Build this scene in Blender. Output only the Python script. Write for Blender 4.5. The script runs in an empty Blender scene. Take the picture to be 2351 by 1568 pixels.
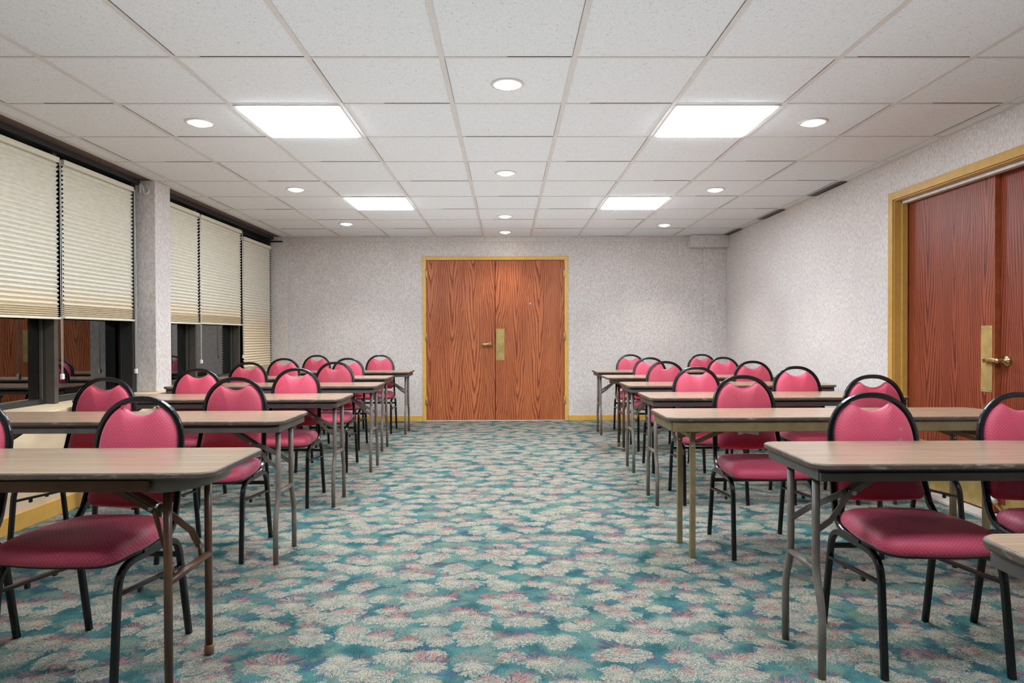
import bpy, bmesh, math, random
from math import sin, cos, pi, sqrt, radians
from mathutils import Vector, Matrix

random.seed(7)
COL = bpy.context.scene.collection
sc = bpy.context.scene

# ------------------------------------------------------------------ dimensions
H = 2.378            # ceiling
HC = 1.1049          # camera height
YB = 8.61            # back wall
YF = -1.70           # wall behind the camera
XR = 2.842           # right wall
XLC = -2.87          # left edge of the ceiling grid
XP = -2.85           # pillar faces
XLW = -2.79          # low wall under the windows
XBL = -3.0           # blinds
XGL = -3.12          # glass
SILL = 0.655
GX, GY, GP = -0.2915, 3.0606, 0.6096     # ceiling grid origin and pitch

# ------------------------------------------------------------------ material helpers
def lin(c):
    return tuple(((v / 255) / 12.92 if v / 255 <= 0.04045 else ((v / 255 + 0.055) / 1.055) ** 2.4) for v in c) + (1.0,)

class NT:
    def __init__(s, name):
        s.m = bpy.data.materials.new(name)
        s.m.use_nodes = True
        s.t = s.m.node_tree
        s.t.nodes.clear()
        s.out = s.t.nodes.new('ShaderNodeOutputMaterial')
    def n(s, typ, props=None, **inp):
        nd = s.t.nodes.new(typ)
        for k, v in (props or {}).items():
            setattr(nd, k, v)
        for k, v in inp.items():
            key = int(k[1:]) if k[0] == 'i' and k[1:].isdigit() else k.replace('_', ' ')
            s.set(nd.inputs[key], v)
        return nd
    def set(s, sock, v):
        if isinstance(v, bpy.types.NodeSocket):
            s.t.links.new(v, sock)
        else:
            sock.default_value = v
    def math(s, op, a, b=None, c=None, clamp=False):
        nd = s.n('ShaderNodeMath', dict(operation=op, use_clamp=clamp))
        s.set(nd.inputs[0], a)
        if b is not None: s.set(nd.inputs[1], b)
        if c is not None: s.set(nd.inputs[2], c)
        return nd.outputs[0]
    def vmath(s, op, a, b=None):
        nd = s.n('ShaderNodeVectorMath', dict(operation=op))
        s.set(nd.inputs[0], a)
        if b is not None: s.set(nd.inputs[1], b)
        return nd.outputs[0]
    def coord(s, which='Object'):
        return s.n('ShaderNodeTexCoord').outputs[which]
    def scale(s, v, sx, sy, sz, loc=(0, 0, 0)):
        nd = s.n('ShaderNodeMapping')
        s.set(nd.inputs['Vector'], v)
        nd.inputs['Scale'].default_value = (sx, sy, sz)
        nd.inputs['Location'].default_value = loc
        return nd.outputs[0]
    def noise(s, v, scale=5, detail=3, rough=0.5, dist=0.0, out='Fac', dim='3D'):
        nd = s.n('ShaderNodeTexNoise', dict(noise_dimensions=dim))
        s.set(nd.inputs['Vector'], v)
        nd.inputs['Scale'].default_value = scale
        nd.inputs['Detail'].default_value = detail
        nd.inputs['Roughness'].default_value = rough
        nd.inputs['Distortion'].default_value = dist
        return nd.outputs[out]
    def sep(s, v):
        nd = s.n('ShaderNodeSeparateXYZ')
        s.set(nd.inputs[0], v)
        return nd.outputs[0], nd.outputs[1], nd.outputs[2]
    def comb(s, x, y, z):
        nd = s.n('ShaderNodeCombineXYZ')
        for i, v in enumerate((x, y, z)): s.set(nd.inputs[i], v)
        return nd.outputs[0]
    def ss(s, v, a, b, lo=0.0, hi=1.0):
        nd = s.n('ShaderNodeMapRange', dict(interpolation_type='SMOOTHSTEP'))
        s.set(nd.inputs['Value'], v)
        nd.inputs['From Min'].default_value = a
        nd.inputs['From Max'].default_value = b
        nd.inputs['To Min'].default_value = lo
        nd.inputs['To Max'].default_value = hi
        return nd.outputs[0]
    def mix(s, f, a, b, mode='MIX'):
        nd = s.n('ShaderNodeMix', dict(data_type='RGBA', blend_type=mode))
        s.set(nd.inputs[0], f)
        s.set(nd.inputs[6], a)
        s.set(nd.inputs[7], b)
        return nd.outputs[2]
    def bsdf(s, color, rough=0.5, metal=0.0, spec=0.5, bump=None, bstr=0.3, bdist=0.01, **kw):
        b = s.n('ShaderNodeBsdfPrincipled')
        s.set(b.inputs['Base Color'], color)
        s.set(b.inputs['Roughness'], rough)
        s.set(b.inputs['Metallic'], metal)
        b.inputs['Specular IOR Level'].default_value = spec
        for k, v in kw.items():
            s.set(b.inputs[k.replace('_', ' ')], v)
        if bump is not None:
            bp = s.n('ShaderNodeBump')
            bp.inputs['Strength'].default_value = bstr
            bp.inputs['Distance'].default_value = bdist
            s.set(bp.inputs['Height'], bump)
            s.t.links.new(bp.outputs[0], b.inputs['Normal'])
        s.t.links.new(b.outputs[0], s.out.inputs[0])
        return b

def mat_paint(name, rgb, rough=0.5, metal=0.0, var=0.12, scale=18, spec=0.5):
    k = NT(name)
    v = k.coord()
    n = k.noise(v, scale, 4)
    c = lin(rgb)
    d = tuple(x * (1 - var) for x in c[:3]) + (1,)
    l = tuple(min(1, x * (1 + var)) for x in c[:3]) + (1,)
    k.bsdf(k.mix(k.ss(n, 0.3, 0.7), d, l), rough, metal, spec)
    return k.m

def mat_emit(name, rgb, strength):
    k = NT(name)
    e = k.n('ShaderNodeEmission')
    e.inputs[0].default_value = lin(rgb)
    e.inputs[1].default_value = strength
    k.t.links.new(e.outputs[0], k.out.inputs[0])
    return k.m

# ---- wallpaper: mottled grey-beige with a fine vertical fibre
def mat_wallpaper():
    k = NT('wallpaper')
    v = k.coord()
    n1 = k.noise(k.scale(v, 1, 1, 0.5), 75, 4, 0.65)
    n2 = k.noise(k.scale(v, 1, 1, 0.22), 120, 2, 0.6)
    n3 = k.noise(v, 3.0, 2)
    c = k.mix(k.ss(n1, 0.36, 0.66), lin((194, 182, 175)), lin((222, 215, 210)))
    c = k.mix(k.ss(n2, 0.42, 0.72, 0, 0.55), c, lin((226, 221, 217)))
    c = k.mix(k.ss(n3, 0.4, 0.7, 0, 0.22), c, lin((200, 182, 175)))
    k.bsdf(c, 0.82, spec=0.2)
    return k.m

# ---- ceiling tile: off-white with small pits
def mat_tile():
    k = NT('ceiling_tile')
    v = k.coord()
    vd = k.vmath('ADD', v, k.vmath('MULTIPLY', k.noise(v, 60, 2, out='Color'), (0.02, 0.02, 0)))
    vo = k.n('ShaderNodeTexVoronoi', dict(feature='F1', voronoi_dimensions='2D'))
    k.set(vo.inputs['Vector'], vd); vo.inputs['Scale'].default_value = 75
    r = k.noise(v, 40, 2)
    thr = k.ss(r, 0.40, 0.75, 0.0, 0.24)
    pit = k.math('LESS_THAN', vo.outputs['Distance'], thr)
    n = k.noise(v, 160, 3, 0.6)
    c = k.mix(k.ss(n, 0.3, 0.7), lin((216, 216, 217)), lin((228, 228, 229)))
    c = k.mix(k.math('MULTIPLY', pit, 0.65), c, lin((160, 156, 153)))
    k.bsdf(c, 0.9, spec=0.1)
    return k.m

# ---- carpet: teal ground, beige foliage clusters with ragged petals, rust and plum strokes
def mat_carpet():
    k = NT('foliage_carpet')
    v = k.coord()
    wob = k.vmath('MULTIPLY', k.vmath('SUBTRACT', k.noise(v, 8, 2, out='Color'), (0.5, 0.5, 0.5)), (0.05, 0.05, 0))
    p = k.vmath('ADD', v, wob)
    tex = k.noise(v, 150, 2, 0.7)
    tx = k.math('SUBTRACT', tex, 0.5)
    # ground
    g = k.mix(k.ss(k.noise(v, 8, 3), 0.35, 0.65), lin((34, 76, 78)), lin((68, 108, 106)))
    g = k.mix(k.ss(k.noise(k.vmath('ADD', v, (5, 2, 0)), 9, 3), 0.52, 0.66, 0, 0.6), g, lin((104, 120, 98)))
    g = k.mix(k.ss(k.noise(k.vmath('ADD', v, (9, 4, 0)), 10, 3), 0.55, 0.66, 0, 0.6), g, lin((60, 72, 96)))
    beige_a = lin((166, 157, 140)); beige_b = lin((132, 125, 110)); grey = lin((56, 92, 92))
    def lay(g, offset, scale, rad, npet, rand, rust_amt, cut):
        q = k.vmath('ADD', p, offset)
        vo = k.n('ShaderNodeTexVoronoi', dict(feature='F1', voronoi_dimensions='2D'))
        k.set(vo.inputs['Vector'], q)
        vo.inputs['Scale'].default_value = scale
        vo.inputs['Randomness'].default_value = rand
        d = k.vmath('SUBTRACT', q, vo.outputs['Position'])
        x, y, _ = k.sep(d)
        cr, cg, cb = k.sep(vo.outputs['Color'])
        # petals fan out towards the front of the room from a root on the far side
        yy = k.math('SUBTRACT', y, rad * 0.35)
        xx = k.math('ADD', x, k.math('MULTIPLY', yy, k.math('MULTIPLY', k.math('SUBTRACT', cr, 0.5), 0.9)))
        ang = k.math('ARCTAN2', xx, k.math('MULTIPLY', yy, -1.0))
        r = k.math('SQRT', k.math('ADD', k.math('MULTIPLY', xx, xx), k.math('MULTIPLY', k.math('MULTIPLY', yy, yy), 0.85)))
        ph = k.math('MULTIPLY', cr, 6.0)
        fib = k.noise(k.comb(k.math('MULTIPLY', ang, 3.4), k.math('MULTIPLY', r, 22.0), k.math('MULTIPLY', cg, 20.0)), 2.6, 2, 0.65)
        fb = k.math('SUBTRACT', fib, 0.5)
        pet = k.math('ABSOLUTE', k.math('COSINE', k.math('ADD', k.math('MULTIPLY', ang, npet), ph)))
        env = k.ss(k.math('ABSOLUTE', ang), 1.0, 2.3, 1.0, 0.34)
        R = k.math('MULTIPLY', k.math('MULTIPLY', env, k.math('ADD', k.math('MULTIPLY', pet, 0.24), k.math('ADD', k.math('MULTIPLY', cg, 0.24), 0.96))), rad)
        ins = k.math('ADD', k.math('DIVIDE', k.math('SUBTRACT', R, r), rad), k.math('ADD', k.math('MULTIPLY', fb, 1.1), k.math('MULTIPLY', tx, 0.25)))
        m = k.ss(ins, 0.0, 0.08)
        rel = k.math('DIVIDE', r, R)
        # overlapping petal rows and radial fibres let the ground through
        rr = k.math('FRACT', k.math('ADD', k.math('MULTIPLY', rel, 2.6), k.math('ADD', k.math('MULTIPLY', pet, -0.5), k.math('MULTIPLY', fb, 1.6))))
        rowdark = k.math('MULTIPLY', k.ss(rr, 0.36, 0.10), k.ss(rel, 0.3, 0.5))
        fd = k.math('MULTIPLY', k.ss(fib, 0.50, 0.40), k.ss(rel, 0.22, 0.65))
        c = k.mix(k.ss(tex, 0.38, 0.62), beige_b, beige_a)
        c = k.mix(k.math('MULTIPLY', k.math('MAXIMUM', k.math('MULTIPLY', rowdark, 0.8), fd), 0.78), c, grey)
        g = k.mix(k.math('MULTIPLY', m, k.ss(cb, 0.02, 0.06, cut, 1.0)), g, c)
        # root of the cluster: rust and plum strokes
        st = k.noise(k.comb(k.math('MULTIPLY', ang, 4.2), k.math('MULTIPLY', r, 9.0), k.math('ADD', k.math('MULTIPLY', cr, 31.0), 7.0)), 1.9, 1, 0.5)
        top = k.math('ADD', k.math('MULTIPLY', k.math('SUBTRACT', cg, 0.5), 0.05), k.math('MULTIPLY', tx, 0.03))
        root = k.math('MULTIPLY', k.ss(k.math('ADD', r, top), rad * 0.95, rad * 0.55), k.ss(k.math('ADD', yy, top), -rad * 0.35, -rad * 0.05))
        root = k.math('MULTIPLY', root, k.ss(cb, 0.35, 0.6, 0.0, 1.0))
        g = k.mix(k.math('MULTIPLY', root, k.ss(st, 0.47, 0.40, 0, 0.85)), g, lin((66, 66, 86)))
        g = k.mix(k.math('MULTIPLY', root, k.ss(st, 0.53, 0.57, 0, rust_amt)), g, lin((154, 88, 84)))
        return g
    ba, bb = beige_a, beige_b
    beige_a, beige_b = lin((112, 124, 108)), lin((84, 110, 103))
    g = lay(g, (7.1, 5.3, 0), 5.0, 0.072, 6.0, 0.9, 0.5, 0.2)
    beige_a, beige_b = ba, bb
    g = lay(g, (3.37, 1.71, 0), 7.4, 0.048, 5.0, 0.85, 0.9, 0.2)
    g = lay(g, (0, 0, 0), 5.9, 0.064, 6.0, 0.75, 0.8, 0.5)
    # loose rust flecks on the ground
    st2 = k.noise(k.scale(k.vmath('ADD', p, (12, 3, 0)), 1.0, 2.6, 1), 15, 3, 0.65)
    zone = k.ss(k.noise(k.vmath('ADD', v, (1, 8, 0)), 6.5, 2), 0.52, 0.60)
    g = k.mix(k.math('MULTIPLY', zone, k.ss(st2, 0.57, 0.61, 0, 0.75)), g, lin((146, 82, 80)))
    g = k.mix(k.math('MULTIPLY', zone, k.ss(st2, 0.42, 0.36, 0, 0.7)), g, lin((76, 76, 98)))
    # pile
    pile = k.noise(v, 300, 2, 0.75)
    pile2 = k.noise(k.vmath('ADD', v, (4, 4, 4)), 240, 1, 0.7)
    g = k.mix(1.0, g, k.mix(k.ss(pile, 0.34, 0.66), (0.55, 0.57, 0.60, 1), (1.30, 1.30, 1.28, 1)), 'MULTIPLY')
    g = k.mix(k.ss(pile2, 0.60, 0.70, 0, 0.55), g, lin((64, 100, 120)))
    g = k.mix(k.ss(pile2, 0.38, 0.30, 0, 0.35), g, lin((176, 180, 172)))
    k.bsdf(g, 0.95, spec=0.1)
    return k.m

# ---- oak veneer with cathedral grain, vertical
def mat_veneer(name, dark, mid, light, axis='x', rough=0.38):
    k = NT(name)
    v = k.coord()
    x, y, z = k.sep(v)
    a = x if axis == 'x' else y
    w = k.noise(k.comb(a, 0.0, k.math('MULTIPLY', z, 0.3)), 3.0, 2)
    a2 = k.math('ADD', a, k.math('MULTIPLY', k.math('SUBTRACT', w, 0.5), 0.09))
    cell = k.math('DIVIDE', a2, 0.28)
    f = k.math('SUBTRACT', k.math('FRACT', cell), 0.5)
    idx = k.math('FLOOR', cell)
    wn = k.n('ShaderNodeTexWhiteNoise', dict(noise_dimensions='1D'))
    k.set(wn.inputs['W'], idx)
    ph = k.math('MULTIPLY', wn.outputs['Value'], 3.0)
    af = k.math('ABSOLUTE', f)
    par = k.math('MULTIPLY', k.math('POWER', af, 1.25), k.math('ADD', k.math('MULTIPLY', wn.outputs['Value'], 1.4), 2.2))
    n = k.noise(k.comb(k.math('MULTIPLY', a, 26.0), 0.0, k.math('MULTIPLY', z, 1.6)), 1.0, 3, 0.55)
    n0 = k.noise(k.comb(k.math('MULTIPLY', a, 5.0), 3.0, k.math('MULTIPLY', z, 0.9)), 1.0, 2, 0.5)
    lv = k.math('ADD', k.math('SUBTRACT', k.math('MULTIPLY', z, 0.55), par), k.math('ADD', ph, k.math('ADD', k.math('MULTIPLY', n, 0.20), k.math('MULTIPLY', n0, 0.9))))
    ring = k.math('FRACT', k.math('MULTIPLY', lv, 5.0))
    line = k.math('MULTIPLY', k.ss(ring, 0.35, 0.92), k.ss(ring, 1.0, 0.95))
    pore = k.noise(k.comb(k.math('MULTIPLY', a, 190.0), 0.0, k.math('MULTIPLY', z, 5.0)), 1.0, 3, 0.7)
    tone = k.noise(k.comb(k.math('MULTIPLY', a, 4.0), 0.0, k.math('MULTIPLY', z, 0.4)), 1.4, 3)
    c = k.mix(k.ss(tone, 0.3, 0.7), mid, light)
    c = k.mix(k.math('MULTIPLY', line, k.ss(pore, 0.25, 0.6, 0.55, 1.0)), c, dark)
    c = k.mix(k.ss(pore, 0.55, 0.75, 0, 0.35), c, dark)
    k.bsdf(c, rough, spec=0.4)
    return k.m

# ---- table laminate, grain along x, with scuffs
def mat_laminate(name, a, b, d, rough=0.34):
    k = NT(name)
    inf = k.n('ShaderNodeObjectInfo')
    v = k.vmath('ADD', k.coord(), k.comb(k.math('MULTIPLY', inf.outputs['Random'], 40.0), k.math('MULTIPLY', inf.outputs['Random'], 17.0), 0.0))
    g = k.noise(k.scale(v, 0.9, 46, 1), 2.0, 4, 0.6)
    g2 = k.noise(k.scale(v, 3, 240, 1), 1.4, 3, 0.6)
    t = k.noise(v, 1.4, 2)
    c = k.mix(k.ss(g, 0.32, 0.68), b, a)
    c = k.mix(k.ss(g2, 0.46, 0.70, 0, 0.5), c, d)
    c = k.mix(k.ss(t, 0.4, 0.7, 0, 0.2), c, b)
    spk = k.noise(v, 150, 1)
    c = k.mix(k.ss(spk, 0.80, 0.83, 0, 0.5), c, lin((220, 212, 204)))
    r = rough
    k.bsdf(c, r, spec=0.55)
    return k.m

def mat_worn(name, base, wear, lo=0.56, hi=0.70, rough=0.45, scale=(8, 8, 30), metal=0.0):
    k = NT(name)
    inf = k.n('ShaderNodeObjectInfo')
    v = k.vmath('ADD', k.coord(), k.comb(k.math('MULTIPLY', inf.outputs['Random'], 30.0), 0.0, 0.0))
    n = k.noise(k.scale(v, *scale), 2.0, 5, 0.72)
    n2 = k.noise(v, 14, 3)
    c = lin(base)
    dk = tuple(x * 0.8 for x in c[:3]) + (1,)
    cc = k.mix(k.ss(n2, 0.35, 0.65), dk, c)
    cc = k.mix(k.ss(n, lo, hi), cc, lin(wear))
    k.bsdf(cc, rough, metal, spec=0.5)
    return k.m

# ---- chair fabric: diagonal basket weave
def mat_fabric(name='red_weave_fabric', spots=()):
    k = NT(name)
    v = k.coord()
    inf = k.n('ShaderNodeObjectInfo')
    x, y, z = k.sep(v)
    w = k.math('ADD', y, z)
    P = 0.0108
    p = k.math('DIVIDE', k.math('ADD', k.math('MULTIPLY', x, 0.78), k.math('MULTIPLY', w, 0.62)), P)
    q = k.math('DIVIDE', k.math('SUBTRACT', k.math('MULTIPLY', x, 0.78), k.math('MULTIPLY', w, 0.62)), P)
    fp = k.math('FRACT', p); fq = k.math('FRACT', q)
    ep = k.math('ABSOLUTE', k.math('SUBTRACT', fp, 0.5))
    eq = k.math('ABSOLUTE', k.math('SUBTRACT', fq, 0.5))
    edge = k.math('MAXIMUM', ep, eq)
    line = k.ss(edge, 0.36, 0.44)
    par = k.math('MODULO', k.math('ADD', k.math('FLOOR', p), k.math('FLOOR', q)), 2.0)
    par = k.math('ABSOLUTE', par)
    hp = k.math('SINE', k.math('MULTIPLY', fp, 18.85))
    hq = k.math('SINE', k.math('MULTIPLY', fq, 18.85))
    hat = k.math('ADD', k.math('MULTIPLY', hp, par), k.math('MULTIPLY', hq, k.math('SUBTRACT', 1.0, par)))
    n = k.noise(v, 9, 3)
    c = k.mix(k.ss(hat, -0.6, 0.8), lin((190, 48, 70)), lin((220, 92, 112)))
    c = k.mix(k.math('MULTIPLY', line, 0.7), c, lin((140, 46, 86)))
    c = k.mix(k.ss(n, 0.35, 0.7, 0, 0.3), c, lin((206, 72, 90)))
    for sx, sz, sr in spots:
        d = k.vmath('MULTIPLY', k.vmath('SUBTRACT', v, (sx, 0, sz)), (1, 0, 1))
        ln = k.n('ShaderNodeVectorMath', dict(operation='LENGTH')); k.set(ln.inputs[0], d)
        c = k.mix(k.ss(k.math('ADD', ln.outputs['Value'], k.math('MULTIPLY', k.math('SUBTRACT', k.noise(v, 150, 2), 0.5), 0.008)), sr, sr * 0.5, 0, 0.55), c, lin((150, 128, 132)))
    fz = k.noise(v, 500, 2)
    h = k.math('ADD', k.math('MULTIPLY', k.math('SUBTRACT', 1.0, line), 1.0), k.math('ADD', k.math('MULTIPLY', hat, 0.3), fz))
    k.bsdf(c, 0.5, spec=0.5, bump=h, bstr=0.25, bdist=0.0015, Sheen_Weight=0.7, Sheen_Roughness=0.4, Sheen_Tint=lin((240, 170, 190)))
    return k.m

def mat_blind():
    k = NT('pleated_blind_cloth')
    v = k.coord()
    n = k.noise(k.scale(v, 1, 2, 14), 8, 3)
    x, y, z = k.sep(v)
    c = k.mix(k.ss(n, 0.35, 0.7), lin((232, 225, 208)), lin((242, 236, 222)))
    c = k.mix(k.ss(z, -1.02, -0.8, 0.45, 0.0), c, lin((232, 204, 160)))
    k.bsdf(c, 0.85, spec=0.2)
    return k.m

def mat_glass():
    k = NT('dark_window_glass')
    fr = k.n('ShaderNodeFresnel'); fr.inputs[0].default_value = 2.6
    tr = k.n('ShaderNodeBsdfTransparent'); tr.inputs[0].default_value = (0.55, 0.58, 0.58, 1)
    gl = k.n('ShaderNodeBsdfGlossy'); gl.inputs['Roughness'].default_value = 0.0
    gl.inputs['Color'].default_value = (0.95, 1.0, 1.0, 1)
    mx = k.n('ShaderNodeMixShader')
    k.t.links.new(fr.outputs[0], mx.inputs[0]); k.t.links.new(tr.outputs[0], mx.inputs[1]); k.t.links.new(gl.outputs[0], mx.inputs[2])
    k.t.links.new(mx.outputs[0], k.out.inputs[0])
    return k.m

M = dict(
    wall=mat_wallpaper(), tile=mat_tile(), carpet=mat_carpet(), fabric=mat_fabric(), blind=mat_blind(), glass=mat_glass(),
    door=mat_veneer('orange_oak_veneer', lin((112, 48, 26)), lin((176, 94, 52)), lin((196, 112, 64)), 'x', 0.5),
    door_r=mat_veneer('red_oak_veneer', lin((70, 26, 16)), lin((132, 58, 34)), lin((152, 72, 42)), 'y', 0.42),
    tear=mat_paint('torn_cream_lining', (214, 168, 128), 0.9), tear_red=mat_paint('torn_red_thread', (190, 50, 70), 0.9),
    oak_edge=mat_paint('oak_edge', (178, 96, 58), 0.45, var=0.15),
    lam=mat_laminate('walnut_laminate', lin((166, 141, 118)), lin((150, 124, 101)), lin((112, 90, 72)), 0.25),
    edge=mat_worn('worn_table_edge', (96, 80, 68), (160, 146, 132), 0.52, 0.74, 0.5, (7, 7, 26)),
    grey=mat_worn('taupe_metal', (122, 113, 104), (156, 148, 138), 0.66, 0.74, 0.36),
    apron=mat_worn('grey_steel_apron', (92, 88, 84), (150, 146, 140), 0.68, 0.76, 0.4, (3, 3, 20)),
    brown=mat_worn('brown_metal', (98, 66, 48), (156, 118, 92), 0.66, 0.76, 0.34),
    olive=mat_worn('olive_metal', (132, 114, 80), (178, 164, 134), 0.66, 0.76, 0.42),
    shadow=mat_paint('painted_shadow', (34, 30, 28), 0.7),  # dark colour for the painted shadow lines of the ceiling grid
    black=mat_worn('black_enamel', (11, 12, 14), (110, 114, 118), 0.74, 0.79, 0.24, (30, 30, 12)),
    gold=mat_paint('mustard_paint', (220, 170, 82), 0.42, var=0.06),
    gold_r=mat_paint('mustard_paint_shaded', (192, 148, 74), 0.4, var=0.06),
    tbar=mat_paint('ceiling_grid_enamel', (206, 199, 193), 0.55, var=0.03),
    soffit=mat_paint('brown_soffit', (92, 72, 68), 0.7, var=0.1),
    wframe=mat_paint('dark_bronze_frame', (44, 44, 42), 0.4, var=0.1),
    wframe2=mat_paint('bronze_mullion', (78, 72, 64), 0.5, var=0.1),
    brass=mat_worn('aged_brass', (196, 168, 104), (150, 126, 74), 0.58, 0.74, 0.36, (12, 12, 12), 0.45),
    brass_lt=mat_paint('polished_brass', (222, 204, 146), 0.22, 1.0, var=0.05),
    white=mat_paint('white_plastic', (236, 234, 230), 0.45, var=0.03),
    cream=mat_paint('cream_rail', (236, 228, 206), 0.5, var=0.03),
    strip=mat_paint('pale_threshold', (206, 196, 188), 0.5, var=0.08),
    lowwall=mat_paint('cream_panel', (226, 200, 164), 0.6, var=0.08, scale=5),
    vent=mat_paint('grey_vent', (98, 92, 94), 0.6, var=0.1),
    steel=mat_paint('bare_steel', (190, 192, 194), 0.25, 1.0, var=0.05),
    tip=mat_paint('tan_rubber_tip', (150, 112, 92), 0.6),
    panel=mat_emit('light_panel', (226, 242, 255), 44.0),
    bulb=mat_emit('downlight_lamp', (255, 248, 240), 26.0),
    night=mat_paint('night_outside', (8, 9, 10), 0.9),
)

# ------------------------------------------------------------------ geometry helpers
class MB:
    def __init__(s):
        s.bm = bmesh.new()
    def box(s, x0, x1, y0, y1, z0, z1, bev=0.0, mi=0):
        b = s.bm
        vs = [b.verts.new((x, y, z)) for x in (x0, x1) for y in (y0, y1) for z in (z0, z1)]
        fs = []
        for q in ((0, 1, 3, 2), (4, 6, 7, 5), (0, 4, 5, 1), (2, 3, 7, 6), (0, 2, 6, 4), (1, 5, 7, 3)):
            fs.append(b.faces.new([vs[i] for i in q]))
        for f in fs: f.material_index = mi
        if bev > 0:
            es = list({e for f in fs for e in f.edges})
            r = bmesh.ops.bevel(b, geom=es, offset=bev, segments=2, affect='EDGES', profile=0.5)
            for f in r['faces']: f.material_index = mi
        return s
    def sweep(s, pts, prof, side=None, cap=True, closed=False, smooth=True):
        """sweep closed 2-D profile along pts; side = fixed reference direction"""
        b = s.bm
        pts = [Vector(p) for p in pts]
        n = len(pts)
        rings = []
        nrm = None
        for i, p in enumerate(pts):
            if closed:
                t = (pts[(i + 1) % n] - pts[i - 1]).normalized()
            elif i == 0: t = (pts[1] - pts[0]).normalized()
            elif i == n - 1: t = (pts[-1] - pts[-2]).normalized()
            else:
                t = ((pts[i + 1] - p).normalized() + (p - pts[i - 1]).normalized()).normalized()
            if side is not None:
                u = Vector(side)
                u = (u - t * u.dot(t)).normalized()
            else:
                if nrm is None:
                    r = Vector((0, 0, 1)) if abs(t.z) < 0.9 else Vector((1, 0, 0))
                    u = (r - t * r.dot(t)).normalized()
                else:
                    u = (nrm - t * nrm.dot(t)).normalized()
            nrm = u
            w = t.cross(u)
            k = 1.0
            if 0 < i < n - 1 and not closed:
                d = (p - pts[i - 1]).normalized().dot(t)
                k = 1.0 / max(0.5, d)
            rings.append([b.verts.new(p + u * a + w * c * (k if side is not None else 1)) for a, c in prof])
        m = len(prof)
        rng = range(n) if closed else range(n - 1)
        for i in rng:
            A, B = rings[i], rings[(i + 1) % n]
            for j in range(m):
                f = b.faces.new((A[j], A[(j + 1) % m], B[(j + 1) % m], B[j]))
                f.smooth = smooth
        if cap and not closed:
            b.faces.new(list(reversed(rings[0])))
            b.faces.new(rings[-1])
        return s
    def tube(s, pts, r, seg=12, **kw):
        return s.sweep(pts, [(r * cos(2 * pi * i / seg), r * sin(2 * pi * i / seg)) for i in range(seg)], **kw)
    def lathe(s, prof, c=(0, 0, 0), axis='z', seg=28):
        b = s.bm
        c = Vector(c)
        rings = []
        for r, h in prof:
            ring = []
            for i in range(seg):
                a = 2 * pi * i / seg
                if axis == 'z': o = Vector((r * cos(a), r * sin(a), h))
                elif axis == 'y': o = Vector((r * cos(a), h, r * sin(a)))
                else: o = Vector((h, r * cos(a), r * sin(a)))
                ring.append(b.verts.new(c + o))
            rings.append(ring)
        for A, B in zip(rings, rings[1:]):
            for i in range(seg):
                f = b.faces.new((A[i], A[(i + 1) % seg], B[(i + 1) % seg], B[i])); f.smooth = True
        b.faces.new(rings[0]); b.faces.new(rings[-1])
        return s
    def rings(s, rings, smooth=True, cap0=True, cap1=True):
        """list of equal-length loops, bridged; first and last closed by a face"""
        b = s.bm
        R = [[b.verts.new(p) for p in ring] for ring in rings]
        m = len(R[0])
        for A, B in zip(R, R[1:]):
            for i in range(m):
                f = b.faces.new((A[i], A[(i + 1) % m], B[(i + 1) % m], B[i])); f.smooth = smooth
        if cap0: b.faces.new(R[0])
        if cap1: b.faces.new(R[-1])
        return s
    def build(s, name, mat, parent=None, loc=None):
        b = s.bm
        bmesh.ops.recalc_face_normals(b, faces=b.faces[:])
        me = bpy.data.meshes.new(name)
        b.to_mesh(me); b.free()
        for m in (mat if isinstance(mat, (list, tuple)) else [mat]):
            me.materials.append(m)
        o = bpy.data.objects.new(name, me)
        COL.objects.link(o)
        if parent is not None: o.parent = parent
        if loc is not None: o.location = loc
        return o

def rsq(w, h=None, r=0.3, n=3):
    """rounded rectangle profile"""
    h = h or w
    rr = r * min(w, h)
    out = []
    for cx, cy, a0 in ((w / 2 - rr, h / 2 - rr, 0), (-w / 2 + rr, h / 2 - rr, pi / 2), (-w / 2 + rr, -h / 2 + rr, pi), (w / 2 - rr, -h / 2 + rr, 1.5 * pi)):
        for i in range(n):
            a = a0 + pi / 2 * i / (n - 1)
            out.append((cx + rr * cos(a), cy + rr * sin(a)))
    return out

def fillet(pts, rads, n=6):
    pts = [Vector(p) for p in pts]
    out = [pts[0]]
    for i in range(1, len(pts) - 1):
        p, a, c = pts[i], pts[i - 1], pts[i + 1]
        r = rads[i - 1]
        d1 = (a - p).normalized(); d2 = (c - p).normalized()
        r1 = min(r, (a - p).length * 0.48 if i > 1 else (a - p).length * 0.95, (c - p).length * 0.48 if i < len(pts) - 2 else (c - p).length * 0.95)
        s0 = p + d1 * r1; s1 = p + d2 * r1
        for j in range(n + 1):
            t = j / n
            out.append(s0 * (1 - t) ** 2 + p * 2 * t * (1 - t) + s1 * t * t)
    out.append(pts[-1])
    return out

def tag(o, label=None, cat=None, group=None, kind=None):
    if label: o['label'] = label
    if cat: o['category'] = cat
    if group: o['group'] = group
    if kind: o['kind'] = kind
    return o

def empty(name, loc=(0, 0, 0), rz=0.0):
    o = bpy.data.objects.new(name, None)
    COL.objects.link(o)
    o.location = loc; o.rotation_euler = (0, 0, rz)
    o.empty_display_size = 0.1
    return o

def copy_tree(o, parent=None):
    c = o.copy()
    COL.objects.link(c)
    if parent is not None:
        c.parent = parent
    for ch in list(o.children):
        copy_tree(ch, c)
    return c

def struct(o, label, cat):
    return tag(o, label, cat, kind='structure')

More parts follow.
